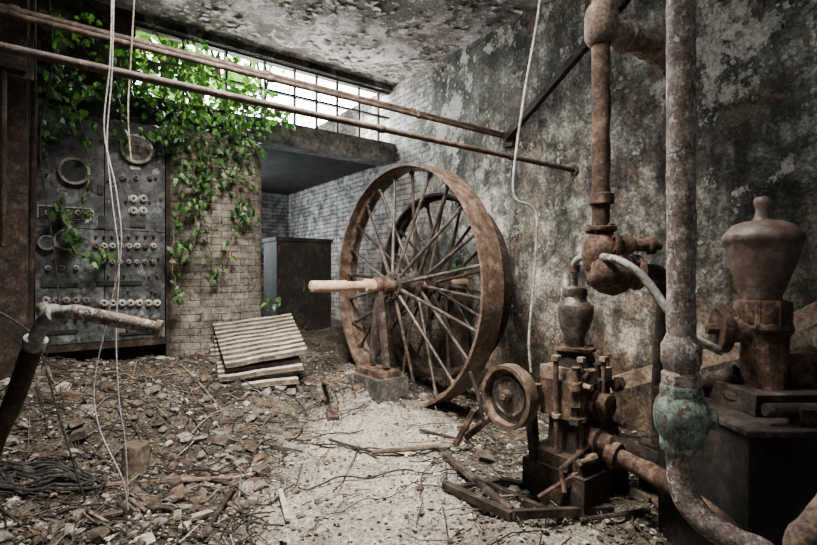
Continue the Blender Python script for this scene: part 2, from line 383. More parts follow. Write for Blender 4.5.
b.beam(Vector((pc.x,pc.y,.5))-B*.16,pc-B*.02,.07,.05,m_wheeld,up=A)
b.beam(Vector((pc.x,pc.y,.5))+B*.12,pc+B*.02,.05,.04,m_wheeld,up=A)
b.box(Vector((pc.x,pc.y,.44)),(.26,.5,.07),m_rust,RM)
b.lathe(pc-A*.06,A,[(.075,0),(.085,.02),(.085,.10),(.075,.12)],m_rust,20)
b.box(Vector((pc.x,pc.y,.2)),(.38,.58,.42),m_concd,RM)
qc=C+A*.92
b.box(Vector((qc.x,qc.y,(qc.z)/2)),(.14,.3,qc.z),m_rustd,RM,.7)
b.build('flywheel',rough=.003)

b=MB()
def lb2(u0,u1,v0,v1,z0,z1,m): b.box(W((u0+u1)/2,(v0+v1)/2,(z0+z1)/2),(u1-u0,v1-v0,z1-z0),m,RM)
lb2(2.76,3.68,7.0,7.55,.5,2.0,m_cab); lb2(2.74,3.70,6.98,7.57,1.98,2.04,m_cab)
for (a_,c_) in ((2.79,3.21),(3.23,3.65)): lb2(a_,c_,6.975,7.0,.6,1.94,m_cab)
lb2(3.17,3.19,6.94,6.975,1.2,1.36,m_rust)
for z in (.75,1.3,1.8): lb2(2.775,2.80,6.96,6.99,z,z+.1,m_rustd); lb2(3.64,3.665,6.96,6.99,z,z+.1,m_rustd)
b.build('steel_cabinet',bevel=.006)
b=MB(); b.tube([W(2.4,10.0,2.0),W(4.2,10.0,2.0)],.13,m_green,18); b.flange(W(3.4,10.0,2.0),A,.18,.04,m_green); b.tube([W(2.7,10.0,2.0),W(2.7,10.0,.4)],.08,m_rustl,12)
b.build('annex_pipe')

# ------------------------------------------------------------------ overhead pipes
b=MB()
for v,z,r in((3.84,3.12,.025),(3.74,3.05,.020)):
    b.tube([W(-2.45,v,z),W(1,v,z),W(UR-.01,v,z)],r,m_rustp,14)
    for u in(-.2,1.4,2.9): b.lathe(W(u,v,z),A,[(r*1.05,0),(r*1.35,.01),(r*1.35,.05),(r*1.05,.06)],m_rustp,12)
b.build('overhead_pipe_pair')
b=MB(); v,z=2.9,2.54
b.tube([W(-2.45,v,z),W(1,v,z),W(UR-.01,v,z)],.023,m_rustp,14)
for u in(-.25,1.9,3.3): b.lathe(W(u,v,z),A,[(.024,0),(.031,.01),(.031,.05),(.024,.06)],m_rustp,12)
b.flange(W(UR-.02,v,z),A,.05,.02,m_rust,4,.008)
b.build('overhead_pipe')
b=MB(); p0=onu(505,140,4.2); p1=onu(618,8,4.2); b.beam(p0,p0.lerp(p1,1.12),.07,.07,m_rustd); b.beam(p0+A*.04,p0+A*.095,.14,.14,m_rustd,up=Z)
b.build('diagonal_brace')

# ------------------------------------------------------------------ control panel
VP=5.93
b=MB(); c0=onv(35,200,VP); c1=onv(165,200,VP); u0=uv_of(c0)[0]; u1=uv_of(c1)[0]
def lb3(u0,u1,v0,v1,z0,z1,m): b.box(W((u0+u1)/2,(v0+v1)/2,(z0+z1)/2),(u1-u0,v1-v0,z1-z0),m,RM)
um=(u0+u1)/2
lb3(u0,um-.003,VP,VP+.05,1.95,3.12,m_slate); lb3(um+.003,u1,VP,VP+.05,1.95,3.12,m_slate)
lb3(u0,um-.003,VP,VP+.05,.78,1.944,m_slate); lb3(um+.003,u1,VP,VP+.05,.78,1.944,m_slate)
for u in(u0-.03,u1+.03): lb3(u-.02,u+.02,VP-.01,VB,.3,3.16,m_rustd)
lb3(u0-.06,u1+.06,VP-.01,VB,3.12,3.18,m_rustd); lb3(u0-.06,u1+.06,VP+.01,VB,.70,.78,m_rustd)
def gauge(px,py,r,face=m_porc,rim=m_pipeG):
    p=onv(px,py,VP); b.lathe(p,-B,[(r,0),(r,.05),(r*1.08,.055),(r*1.05,.075),(r*.86,.078),(r*.84,.06)],rim,28)
    b.lathe(p-B*.055,-B,[(r*.86,0),(r*.86,.006)],face,28); b.beam(p-B*.064,p-B*.064+Z*r*.6+A*r*.2,.006,.006,m_black,up=B)
gauge(136,150,.15,m_conc,m_porc); gauge(74,172,.13,m_black); gauge(66,240,.10,m_black); gauge(47,243,.07,m_slate)
def fuse(px,py,r=.026,m=m_porc):
    p=onv(px,py,VP); b.lathe(p,-B,[(r*1.3,0),(r*1.3,.012),(r,.016),(r*.9,.05),(r*.55,.055),(r*.5,.045)],m,14)
    b.lathe(p-B*.045,-B,[(r*.4,0),(r*.4,.006)],m_black,10)
def plate(px,py,w,h,m=m_black,t=.02):
    p=onv(px,py,VP); b.box(p-B*t/2,(w,t,h),m,RM)
plate(65,213,.42,.11,m_black,.03); plate(65,213,.44,.13,m_porc,.012)
for x in(48,58,68,78,90): fuse(x,213,.03)
for y in(199,211):
    for x in(133,143): fuse(x,y,.036)
plate(138,226,.14,.03)
for i in range(8): fuse(96+i*8.2,246,.026,m_porc if i%3 else m_rustl); fuse(96+i*8.2,236,.014,m_rustl)
for i in range(6): fuse(112+i*8.2,262,.022,m_pipeG)
for i in range(7): fuse(104+i*8.8,303,.032)
for i in range(5): fuse(46+i*10,300,.028,m_pipeG); fuse(46+i*10,318,.02,m_pipeG)
for i in range(6): fuse(112+i*8.4,318,.022,m_pipeG)
for i in range(3): fuse(122+i*14,178,.024,m_pipeG); fuse(48+i*14,268,.022,m_pipeG)
plate(120,283,.42,.05); plate(60,285,.3,.04); plate(60,332,.3,.04); plate(135,168,.1,.04,m_porc,.01); plate(102,222,.06,.14)
plate(100,190,.05,.1); plate(115,290,.02,.3,m_rustl,.02); plate(135,333,.3,.03)
for y in(180,200,260,275,292,330):
    for x in(110,125,150,158): 
        if rnd()<.7: fuse(x+ru(-3,3),y+ru(-2,2),.011,m_rustl)
b.build('switchboard_panel',bevel=.003)

b=MB(); pc=at(4,300,3.9)
b.box(Vector((pc.x,pc.y,2.2)),(.30,.04,4.42),m_rustd,RM); b.box(Vector((pc.x,pc.y,2.2))+B*.12,(.04,.24,4.42),m_rustd,RM); b.box(Vector((pc.x,pc.y,2.2))+B*.24,(.30,.04,4.42),m_rustd,RM)
b.build('steel_stanchion',bevel=.004)
b=MB(); 
for dx in(0,.1): b.tube(smooth_path([at(26+dx*60,-60,4.25),at(28+dx*60,120,4.25),at(25+dx*60,300,4.25),ground(at(24+dx*60,400,4.25))]),.022,m_rustd,8)
b.build('conduit_pair')
b=MB(); p=at(4,55,3.5); b.box(p,(.34,.05,.3),m_rustd,RM); b.box(p-B*.05,(.26,.05,.22),m_rustd,RM); b.tube([p-B*.03-Z*.1,p-B*.03-Z*1.4],.02,m_rustd,8)
b.build('junction_box',bevel=.006)

b=MB()
lp=smooth_path([Vector((-1.98,2.05,.1)),at(-10,455,2.0),at(12,405,1.97),at(32,350,1.93),at(42,325,1.9),at(56,314,1.88),at(76,312,1.86)],5)
b.tube(lp[:16],.036,m_rustd,14); b.tube(lp[14:],.028,m_pipeG,14)
for q in(16,24): 
    d=(lp[q+1]-lp[q-1]).normalized(); b.lathe(lp[q]-d*.02,d,[(.034,0),(.042,.005),(.042,.04),(.034,.045)],m_pipeG,14)
e0=at(72,311,1.86); e1=at(160,329,1.94); b.tube(seg(e0,e1,14),.028,m_pipeW,16,wob=.004)
b.lathe(e1,e1-e0,[(.03,-.02),(.035,-.018),(.035,.005),(.02,.006)],m_rustl,14)
b.tube([at(52,318,1.88),at(40,306,1.88)],.026,m_pipeG,12)
b.build('elbow_pipe')

b=MB()
def wire(pts,d,r,m): b.tube(smooth_path([at(x,y,d+i*.02) for i,(x,y) in enumerate(pts)],6),r,m,6)
wire([(113,-250),(112,-30),(110,60),(104,130),(116,190),(121,250),(107,320),(94,385),(100,430),(122,478),(128,510)],2.35,.0036,m_wire)
wire([(118,-250),(114,-20),(112,70),(107,140),(112,200),(119,260),(116,330),(119,400),(125,440),(128,495)],2.4,.0032,m_wire)
wire([(145,-200),(132,40),(128,110),(131,160)],3.2,.005,m_twl)
wire([(30,-160),(52,40),(40,150),(58,300),(30,400)],4.2,.006,m_cable)
wire([(-30,300),(10,318),(38,345),(60,420),(85,500)],2.5,.005,m_cable)
b.build('hanging_wires')
b=MB(); b.tube(smooth_path([at(556,-150,3.4),at(540,0,3.4),at(525,90,3.4),at(514,170,3.4),at(515,198,3.4),at(530,206,3.4),at(537,222,3.4),at(533,290,3.38),at(529,340,3.36),at(531,372,3.34)]),.009,m_pipeG,8)
b.build('hanging_conduit')

# ------------------------------------------------------------------ foreground standpipe with valve
b=MB(); x=1.135;y=2.0
b.tube([Vector((x,y,1.2+i*(CH-1.2)/60)) for i in range(61)],.055,m_pipeW,20,wob=.005)
O=Vector((x,y,0))
def zz(py): return H-(py-CY)/F*2.0
b.lathe(O,Z,[(.06,zz(392)),(.076,zz(390)),(.078,zz(374)),(.066,zz(371)),(.072,zz(366)),(.08,zz(362)),(.08,zz(345)),(.068,zz(341)),(.057,zz(334))],m_pipeW,8)
b.lathe(O,Z,[(.082,zz(398)),(.084,zz(396)),(.084,zz(387)),(.076,zz(384))],m_green,8)
b.lathe(O,Z,[(.06,zz(450)),(.076,zz(447)),(.078,zz(440)),(.082,zz(437)),(.097,zz(430)),(.106,zz(418)),(.106,zz(409)),(.097,zz(402)),(.08,zz(395))],m_green,28,wob=.004)
b.lathe(O,Z,[(.082,zz(449)),(.084,zz(447)),(.084,zz(437)),(.078,zz(435))],m_green,8)
b.lathe(O+Z*zz(416),Vector((.9,-.4,0)),[(.04,.09),(.042,.122),(.03,.128),(.018,.132)],m_green,12)
b.tube(smooth_path([O+Z*zz(446),O+Z*zz(475),at(688,500,1.98),at(706,522,1.93),at(735,542,1.88),at(775,565,1.84),Vector((1.6,1.82,.05))],8),.054,m_pipeW,18,wob=.005)
b.build('standpipe_with_valve',rough=.002)

b=MB(); x=(601-CX)/F*2.7; O=Vector((x,2.7,0))
def z2(py): return H-(py-CY)/F*2.7
b.tube([Vector((x,2.7,z2(228)+i*(CH-z2(228))/30)) for i in range(31)],.050,m_rust,18,wob=.006)
b.lathe(O,Z,[(.055,z2(46)),(.072,z2(42)),(.085,z2(36)),(.09,z2(26)),(.085,z2(14)),(.072,z2(8)),(.055,z2(4))],m_rustl,20,wob=.02)
b.lathe(O+Z*z2(205),Z,[(.052,0),(.066,.005),(.066,.06),(.052,.065)],m_rust,16,wob=.008)
t0=Vector((x,2.7,z2(26))); t1=Vector((1.72,3.1,z2(30)))
b.tube(seg(t0,t1,24),.066,m_rustl,16,wob=.035); b.lathe(t0.lerp(t1,.25),t1-t0,[(.07,0),(.095,.01),(.095,.06),(.07,.07)],m_rustl,16,wob=.02)
b.flange(t1,t1-t0,.1,.03,m_rust)
b.flange(O+Z*z2(229),Z,.085,.03,m_rust)
b.lathe(O,Z,[(.06,z2(275)),(.09,z2(268)),(.10,z2(255)),(.10,z2(245)),(.085,z2(236)),(.06,z2(231))],m_rust,22,wob=.02)
vb=at(612,272,2.66)
b.lathe(vb-Vector((.12,0,0)),(1,.1,0),[(.05,0),(.09,.02),(.115,.07),(.12,.13),(.11,.19),(.07,.24),(.05,.26)],m_rust,24,wob=.02)
b.flange(vb+Vector((.14,0.02,0)),(1,.1,0),.10,.03,m_rust)
sv=at(628,246,2.66)
b.lathe(sv-Vector((.07,0,0)),(1,0,0),[(.04,0),(.055,.03),(.05,.09),(.035,.10),(.035,.17),(.05,.18),(.05,.21),(.03,.22),(.03,.25)],m_rust,14,wob=.01)
b.flange(at(613,246,2.66),(1,0,0),.085,.03,m_rust)
b.tube([at(600,280,2.7),at(597,258,2.8)],.07,m_rust,14,wob=.02)
b.tube(smooth_path([vb+Vector((.16,.02,0)),vb+Vector((.32,.1,-.02)),vb+Vector((.42,.25,-.2)),vb+Vector((.42,.3,-.7)),vb+Vector((.42,.3,-1.35))],6),.045,m_rustd,12)
b.build('riser_pipe_with_stop_valve',bevel=.002,rough=.005)

# ------------------------------------------------------------------ feed pump (centre right)
b=MB(); D=3.15; px0=575; O=at(px0,CY,D); O.z=0
def z3(py): return H-(py-CY)/F*D
s3=D/F
b.lathe(O,Z,[(18*s3*.5,z3(347)),(10*s3,z3(343)),(10*s3,z3(336)),(14*s3,z3(328)),(17*s3,z3(317)),(17.5*s3,z3(309)),(16.5*s3,z3(305)),(12*s3,z3(302)),(10*s3,z3(297)),(11.5*s3,z3(294)),(11.5*s3,z3(288)),(7*s3,z3(286))],m_wheeld,28)
b.flange(O+Z*z3(348),Z,.13,.03,m_rust)
b.lathe(O,Z,[(.13,z3(392)),(.14,z3(385)),(.12,z3(378)),(.11,z3(360)),(.10,z3(350))],m_rustd,20,wob=.03)
b.box(O+Z*z3(395),(.34,.3,.24),m_rust,RM); b.box(O+Z*z3(372),(.26,.36,.08),m_rustl,RM)
b.box(O+Z*z3(425)+Vector((.02,0,0)),(.30,.26,.3),m_rustd,RM,.9)
for dx,dy in((-.14,-.14),(.14,-.14),(.0,-.2),(-.2,0)):
    p=O+A*dx+B*dy; b.tube([p+Z*z3(470),p+Z*z3(355)],.016,m_rust,8); b.lathe(p+Z*z3(357),Z,[(.028,0),(.028,.03)],m_rustl,6); b.lathe(p+Z*z3(412),Z,[(.028,0),(.028,.03)],m_rustl,6)
b.lathe(O+Z*z3(398)-B*.16,-B,[(.1,0),(.1,.03),(.075,.035),(.07,.09),(.03,.1)],m_rust,18,wob=.01)
b.lathe(O+Z*z3(432)-B*.14-A*.03,-B,[(.085,0),(.085,.06),(.05,.07),(.045,.14),(.03,.15)],m_rust,16,wob=.01)
b.lathe(O+Z*z3(440)+A*.1,A,[(.11,0),(.11,.03),(.08,.04),(.08,.2),(.11,.21),(.11,.24)],m_rust,18,wob=.01)
b.box(O+Z*.30,(.44,.4,.12),m_rustd,RM); b.box(O+Z*.14,(.5,.46,.28),m_rustd,RM)
for i in range(34):
    q=O+A*ru(-.2,.2)-B*ru(.1,.2)+Z*z3(ru(365,475)); dv=random.choice([-B,A,Z,-A]); r=ru(.015,.045); L=ru(.04,.16)
    b.lathe(q-dv*L/2,dv,[(r*.7,0),(r,.006),(r,L*.4),(r*.6,L*.45),(r*.6,L*.9),(r*.8,L)],random.choice([m_rust,m_rustd,m_rustl]),random.choice([6,12]))
pl=at(509,396,3.02); R=.198; w=.09
b.lathe(pl-A*w/2,A,[(R,0),(R,w),(R-.025,w),(R-.03,w*.6),(R-.03,w*.4),(R-.025,0)],m_wheel,44,closed=True)
b.lathe(pl,A,[(.05,-.012),(R*.55,-.004),(R*.60,-.014),(R*.64,-.014),(R*.68,-.002),(R-.02,-.002),(R-.02,.012),(.05,.02)],m_wheeld,40)
b.lathe(pl-A*.05,A,[(.02,0),(.035,.005),(.04,.03),(.04,.07),(.03,.08)],m_rust,18)
b.tube([pl-A*.06,pl+A*.55],.02,m_rustl,12)
b.box(pl+A*.2-Z*.02,(.1,.12,.14),m_rust,RM)
b.beam(pl+A*.2-Z*.05,Vector((pl.x+.2,pl.y+.12,.2)),.07,.05,m_rustd,up=B)
b.beam(pl+A*.16+B*.04,at(466,438,3.15),.05,.035,m_rust); 
b.tube([at(470,372,3.1),at(478,392,3.05),at(484,425,3.0)],.012,m_rustd,8)
b.beam(at(474,410,3.1),at(456,445,3.15),.06,.03,m_rust)
for p0,p1 in(((444,456,3.2),(512,512,2.75)),((470,432,3.35),(560,497,2.85)),((500,440,3.3),(612,492,2.9)),((512,512,2.75),(612,490,2.9)),((455,462,3.15),(500,440,3.3))):
    a_=ground(at(*p0),.04);c_=ground(at(*p1),.03); b.beam(a_,c_,.045,.05,m_rustd)
b.beam(at(540,500,2.9),at(585,470,2.9),.04,.05,m_rust); b.tube([at(608,430,3.0),at(560,470,2.9),at(565,492,2.85)],.015,m_rust,8)
b.tube(seg(at(600,438,3.0),at(655,462,2.9),8),.06,m_rustd,14,wob=.01)
b.build('feed_pump',bevel=.004,rough=.009)

b=MB()
b.tube(smooth_path([at(575,290,3.15),at(574,270,3.1),at(577,260,3.05),at(588,256,3.0),at(604,257,2.6),at(622,262,2.5),at(640,274,2.45),at(655,292,2.4),at(668,310,2.35),at(690,335,2.33),at(722,352,2.32)],6),.021,m_pipeG,12)
b.lathe(at(574,268,3.1),Z,[(.025,-.03),(.035,-.025),(.035,.02),(.025,.025)],m_rust,10)
b.build('bent_discharge_pipe')
b=MB()
b.tube(smooth_path([at(606,452,2.8),at(630,462,2.7),at(655,475,2.55),at(682,492,2.35),at(705,512,2.15),at(735,536,2.02),at(770,570,1.9)],6),.05,m_rust,16,wob=.006)
b.lathe(at(612,454,2.78),at(630,462,2.7)-at(612,454,2.78),[(.055,0),(.078,.005),(.078,.04),(.055,.045)],m_rust,16)
b.build('suction_pipe',rough=.004)
b=MB()
b.tube(smooth_path([at(850,470,1.75),at(832,500,1.65),at(812,527,1.6),at(799,560,1.56),Vector((1.27,1.5,.05))],6),.042,m_rustl,16,wob=.005)
b.build('corner_pipe')
b=MB(); b.beam(at(585,392,4.1),at(740,349,3.4),.05,.12,m_rail); b.beam(at(740,349,3.4),at(860,292,2.95),.05,.12,m_rail)
b.beam(at(585,392,4.1),ground(at(560,400,4.4)),.05,.12,m_rail); b.beam(at(820,312,3.1),ground(at(835,400,3.05)),.06,.06,m_rail,up=A)
b.build('sloping_rail',bevel=.004)

# ------------------------------------------------------------------ large pump on plinth (right)
b=MB(); D=2.3; s=D/F; O=at(762,CY,D); O.z=0
def z4(py): return H-(py-CY)/F*D
prof=[(16,302),(18,299),(18,295),(21,288),(26,276),(30.5,264),(33.5,252),(35,244),(37,242),(37.5,239),(37,235),(35,233),(33,230),(28,225.5),(19,222),(9,220.5),(7,218),(6,212),(6.5,208),(8,205),(8,201),(6.5,197.5),(2,196)]
b.lathe(O,Z,[(r*s*.92,z4(y_)) for r,y_ in prof],m_vase,44)
b.lathe(O,Z,[(.105,z4(326)),(.118,z4(322)),(.12,z4(306)),(.112,z4(301)),(.085,z4(299))],m_rust,12,wob=.006)
b.lathe(O,Z,[(.12,z4(400)),(.125,z4(392)),(.10,z4(386)),(.095,z4(335)),(.115,z4(328)),(.11,z4(322))],m_rust,28,wob=.02)
for i in range(8):
    a=2*math.pi*i/8; b.lathe(O+Vector((math.cos(a)*.105,math.sin(a)*.105,z4(327))),Z,[(.016,0),(.016,.12),(.01,.13)],m_rust,6)
b.flange(O+Z*z4(395),Z,.17,.04,m_rustd,8,.014)
lc=at(735,330,2.3)
b.lathe(lc+Vector((.06,0,0)),(-1,.25,0),[(.06,0),(.06,.08),(.105,.09),(.11,.10),(.11,.13),(.10,.135),(.09,.13),(.04,.128)],m_rust,28)
b.lathe(lc+Vector((-.06,.03,0)),(-1,.25,0),[(.03,0),(.03,.05)],m_rust,6)
rc=at(790,372,2.3); b.lathe(rc-Vector((.05,0,0)),(1,0,0),[(.07,0),(.09,.04),(.09,.10),(.12,.11),(.12,.15),(.10,.155),(.10,.35)],m_rust,26,wob=.015)
b.tube(seg(at(740,375,2.35),at(700,385,2.5),6),.05,m_rustd,14,wob=.01)
b.box(O+Z*.91+Vector((.05,0,0)),(.42,.36,.10),m_rustd,None); b.build('steam_pump',bevel=.003,rough=.006)
b=MB(); 
b.box(Vector((1.72,2.32,.42)),(.66,.72,.82),m_cab); b.box(Vector((1.72,2.32,.845)),(.70,.76,.03),m_rustd)
for i in range(5):
    b.lathe(Vector((1.44+i*.14,1.965,.78)),(0,-1,0),[(.014,0),(.014,.015)],m_rustd,6); b.lathe(Vector((1.44+i*.14,1.965,.1)),(0,-1,0),[(.014,0),(.014,.015)],m_rustd,6)
b.tube([Vector((1.5,2.02,.92)),Vector((1.95,2.02,.92))],.03,m_rustd,10); b.box(Vector((1.66,2.02,.89)),(.08,.08,.09),m_rustd)
b.build('iron_plinth_tank',bevel=.01,rough=.004)
b=MB(); O=at(690,420,3.0); O.z=0
b.box(O+Z*.22,(.5,.4,.44),m_rustd,RM); b.lathe(O+Z*.42,Z,[(.14,0),(.14,.04),(.1,.05),(.1,.16),(.13,.17),(.13,.21)],m_rustd,20,wob=.02)
b.tube([O+Z*.5-A*.1,O+Z*.5+A*.6],.05,m_rust,12); b.tube([O+Z*.3-A*.5-B*.1,O+Z*.35+A*.1],.06,m_rustd,12); b.flange(O+Z*.3-A*.4-B*.09,A,.11,.03,m_rustd)
b.build('seized_pump_base',bevel=.006,rough=.008)

# ------------------------------------------------------------------ corrugated sheets
b=MB()
def sheet(a0,a1,c0,c1,waves,amp):
    k=14; nrm=(a1-a0).cross(c0-a0).normalized()
    if nrm.z<0: nrm=-nrm
    prof=[(0,0.0),(.16,.8),(.36,1.0),(.56,.8),(.76,.0)]
    rows=[]
    for w_ in range(waves):
        for (f_,h_) in prof: rows.append(((w_+f_)/waves,h_,f_))
    rows.append((1.0,0.0,0)); vs=[]
    for (t,h_,f_) in rows:
        p0=a0.lerp(c0,t);p1=a1.lerp(c1,t)
        for j in range(k+1):
            q=p0.lerp(p1,j/k); vs.append(q+nrm*(amp*(h_*2-1)+.02*noise.noise(q*3)))
    top=[];val=[]
    for i in range(len(rows)-1):
        for j in range(k):
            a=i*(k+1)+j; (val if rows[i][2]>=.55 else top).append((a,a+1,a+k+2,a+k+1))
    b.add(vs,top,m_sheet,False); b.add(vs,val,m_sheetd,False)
up=Z*.07
sheet(at(213,331,5.5)+up,at(291,320,5.65)+up,at(226,374,4.75)+up,at(308,359,4.9)+up,10,.018)
sheet(at(214,339,5.45)+Z*.03,at(285,330,5.6)+Z*.03,at(219,384,4.72)+Z*.03,at(304,371,4.85)+Z*.03,10,.018)
sheet(at(210,345,5.5),at(268,336,5.65),at(213,392,4.68),at(300,382,4.78),10,.018)
ob=b.build('corrugated_sheets'); sm=ob.modifiers.new('thick','SOLIDIFY'); sm.thickness=.006

b=MB(); p=ground(at(134,460,3.4)); b.lathe(p-Z*.05,Z+Vector((.05,0,0)),[(.10,0),(.09,.05),(.088,.24),(.08,.27),(.02,.272)],m_wood,18,wob=.012); b.build('wooden_stump')
b=MB()
for k in range(12):
    c=ground(at(42,474,3.0)); R=ru(.12,.30); ph=ru(0,6); pts=[]
    for i in range(30):
        a=ph+i/30*2*math.pi*1.1; q=Vector((c.x+math.cos(a)*R*1.3+ru(-.01,.01),c.y+math.sin(a)*R*.8,0)); pts.append(ground(q,.03+k*.006+.02*math.sin(a*3+k)))
    b.tube(pts,.009,m_cable,6)
for k in range(48):
    x=ru(-2.4,-.55) if k%6 else ru(.1,.7); y=ru(2.5,5.0); a=ru(0,6.28); pts=[]; mt=random.choice([m_cable,m_cable,m_cable,m_rustd]); cv=ru(-.12,.12)
    for i in range(20):
        a+=cv+ru(-.2,.2); x+=math.cos(a)*.07; y+=math.sin(a)*.05
        uu,vv=uv_of(Vector((x,y,0)))
        if vv>5.7 or uu<-2.3 or y<2.3: break
        pts.append(Vector((x,y,hf(uu,vv)+.025+.015*math.sin(i))))
    if len(pts)>4: b.tube(smooth_path(pts,3),ru(.003,.007),mt,5)
b.build('cable_tangle')
b=MB()
def ray_floor(px,py,dz):
    d=2.5
    for _ in range(25):
        q=at(px,py,d); u,v=uv_of(q); d=(H-hf(u,v)-dz)*F/(py-CY)
    return at(px,py,d)
def fb(x0,y0,x1,y1,r,m,dz=.03):
    p0=ray_floor(x0,y0,dz);p1=ray_floor(x1,y1,dz); b.tube(seg(p0,p1,6),r,m,8)
for a_ in [(82,486,232,478,.018,m_rustl),(232,478,262,472,.012,m_twl),(80,486,98,540,.02,m_rustd),(372,452,450,446,.02,m_wood),(200,540,240,478,.016,m_rustd),(240,478,283,408,.014,m_rustd),(100,488,130,512,.02,m_rustd),
           (445,455,512,512,.03,m_rustd),(20,410,40,445,.03,m_wood),(330,440,372,452,.012,m_rustd),(160,500,200,480,.012,m_rustd),(420,430,470,442,.014,m_rustd),(580,520,650,510,.014,m_rustd)]: fb(*a_)
b.build('scrap_pipes')

# ------------------------------------------------------------------ rubble
ico=[];ph=(1+5**.5)/2
for a_,c_ in((1,ph),(-1,ph),(1,-ph),(-1,-ph)): ico+= [(0,a_,c_),(a_,c_,0),(c_,0,a_)]
bm=bmesh.new()
for v in ico: bm.verts.new(Vector(v).normalized())
bmesh.ops.convex_hull(bm,input=bm.verts[:]); bm.verts.ensure_lookup_table(); bm.verts.index_update()
icof=[tuple(v.index for v in f.verts) for f in bm.faces]; icov=[v.co.copy() for v in bm.verts]; bm.free()
def rocks(b,N,smin,smax,pw,dens):
    k=0;tries=0
    while k<N and tries<N*8:
        tries+=1
        y=ru(2.15,6.9); x=ru(-.92,.92)*y; u,v=x*.8+y*.6,-x*.6+y*.8
        if u>4.2 or u<-2.4 or (v>6.0 and u<2.2): continue
        pm=pathmask(x,y)
        if rnd()<pm*dens: continue
        cl=noise.noise(Vector((x*1.5,y*1.5,3)))*.5+.5
        if rnd()>.25+cl: continue
        s_=smin+(smax-smin)*(rnd()**pw)
        if pm>.4: s_*=.6
        R=Matrix.Rotation(ru(0,6.28),3,'Z')@Matrix.Rotation(ru(-.5,.5),3,'X'); sc=Vector((ru(.7,1.4),ru(.6,1.1),ru(.35,.8)))
        c=Vector((x,y,hf(u,v)+s_*.2)); vs=[]
        for q in icov: t=q*ru(.75,1.15); vs.append(c+R@Vector((t.x*sc.x,t.y*sc.y,t.z*sc.z))*s_)
        b.add(vs,icof,random.choices([m_r1,m_r2,m_r3,m_r4],[5,8,1.6,.7])[0],False); k+=1
b=MB(); rocks(b,15000,.005,.026,2.4,.8); rocks(b,1500,.02,.065,2.4,.98)
for i in range(120):
    y=ru(2.8,6.3); x=ru(-.85,.8)*y; u,v=x*.8+y*.6,-x*.6+y*.8
    if u>4.1 or v>5.9 or rnd()<pathmask(x,y)*.98: continue
    R=Matrix.Rotation(ru(0,6.28),3,'Z')@Matrix.Rotation(ru(-.5,.5),3,'X')@Matrix.Rotation(ru(-.4,.4),3,'Y')
    b.box(Vector((x,y,hf(u,v)+.02)),(ru(.07,.18),.09,.055),random.choice([m_r4,m_r1,m_r1,m_r2,m_r2]),R)
for i in range(7500):
    y=ru(2.15,6.5); x=ru(-.9,.9)*y; u,v=x*.8+y*.6,-x*.6+y*.8
    if u>4.2 or (v>6.0 and u<2.2): continue
    if rnd()<pathmask(x,y)*.4: continue
    s_=ru(.005,.020)*(1 if rnd()<.93 else 1.8); c=Vector((x,y,hf(u,v)+.012+s_*.3)); R=Matrix.Rotation(ru(0,6.28),3,'Z')@Matrix.Rotation(ru(-.6,.6),3,'X')
    n=random.choice([4,5,6]); vs=[c+R@Vector((math.cos(6.28*j/n)*s_*ru(.6,1.2),math.sin(6.28*j/n)*s_*ru(.5,.9),0)) for j in range(n)]
    b.add(vs,[tuple(range(n))],random.choices([m_r3,m_r1,m_r2,m_twl],[2.5,3,4,1])[0],False)
b.build('rubble_pile')
b=MB()
for i in range(1250):
    y=ru(2.3,6.2); x=ru(-.88,.8)*y; u,v=x*.8+y*.6,-x*.6+y*.8
    if u>4.1 or v>5.9 or rnd()<pathmask(x,y)*.92: continue
    L=ru(.08,.5)*(1 if rnd()<.8 else 1.9); a=ru(0,6.28); pts=[]
    for j in range(5):
        t=(j/4-.5)*L; q=Vector((x+math.cos(a)*t+ru(-.012,.012),y+math.sin(a)*t+ru(-.012,.012),0)); uu,vv=uv_of(q)
        if uu>4.2 or vv>6.0: break
        pts.append(Vector((q.x,q.y,hf(uu,vv)+.018+ru(0,.035))))
    if len(pts)<3: continue
    b.tube(pts,ru(.0018,.0055),random.choice([m_twl,m_wood,m_rustd,m_rustd,m_cable]),5)
for i in range(60):
    x=ru(20,360);y=ru(375,520); a=ru(0,3.14);L=ru(10,42)
    if 235<x<420 and y>415 and rnd()<.8: continue
    p0=ray_floor(x,y,.03); p1=ray_floor(x+L*math.cos(a),min(540,y+L*.45*math.sin(a)),.03)
    if max(uv_of(p0)[1],uv_of(p1)[1])>5.9: continue
    b.beam(p0,p1,ru(.015,.06),.015,random.choice([m_wood,m_wood,m_rustd,m_twl,m_rustd]))
b.beam(ray_floor(280,490,.03),ray_floor(288,520,.03),.03,.018,m_r3)
b.build('fallen_twigs')

def curl(b,p,n,t,s_,mt):
    sd=n.cross(t).normalized(); vs=[]
    for i in range(4):
        for j in (-1,1): vs.append(p+t*(s_*i/3*ru(.9,1.1))+n*(s_*.16*(i/3)**2*ru(.6,1.6))+sd*(j*s_*ru(.25,.5)))
    b.add(vs,[(0,1,3,2),(2,3,5,4),(4,5,7,6)],mt,False)
b=MB()
for i in range(1900):
    u=ru(-.3,4.2); v=ru(3.3,6.05); q=noise.noise(Vector((u*1.6,v*1.6,9)))
    if q<.05 and not (u>3.3 and rnd()<.35): continue
    a=ru(0,6.28); curl(b,W(u,v,CH-.004),-Z,A*math.cos(a)+B*math.sin(a),ru(.02,.10),random.choice([m_r3,m_r1,m_r3,m_conc]))
b.build('ceiling_paint_curls')
b=MB()
for i in range(1300):
    v=ru(.6,5.6); z=ru(1.0,4.3); q=noise.noise(Vector((v*1.7,z*1.7,4)))
    if q<.08: continue
    a=ru(0,6.28); curl(b,W(UR-.004,v,z),-A,B*math.cos(a)+Z*math.sin(a),ru(.015,.055),random.choice([m_r3,m_r1,m_conc,m_conc]))
b.build('peeling_plaster_curls')

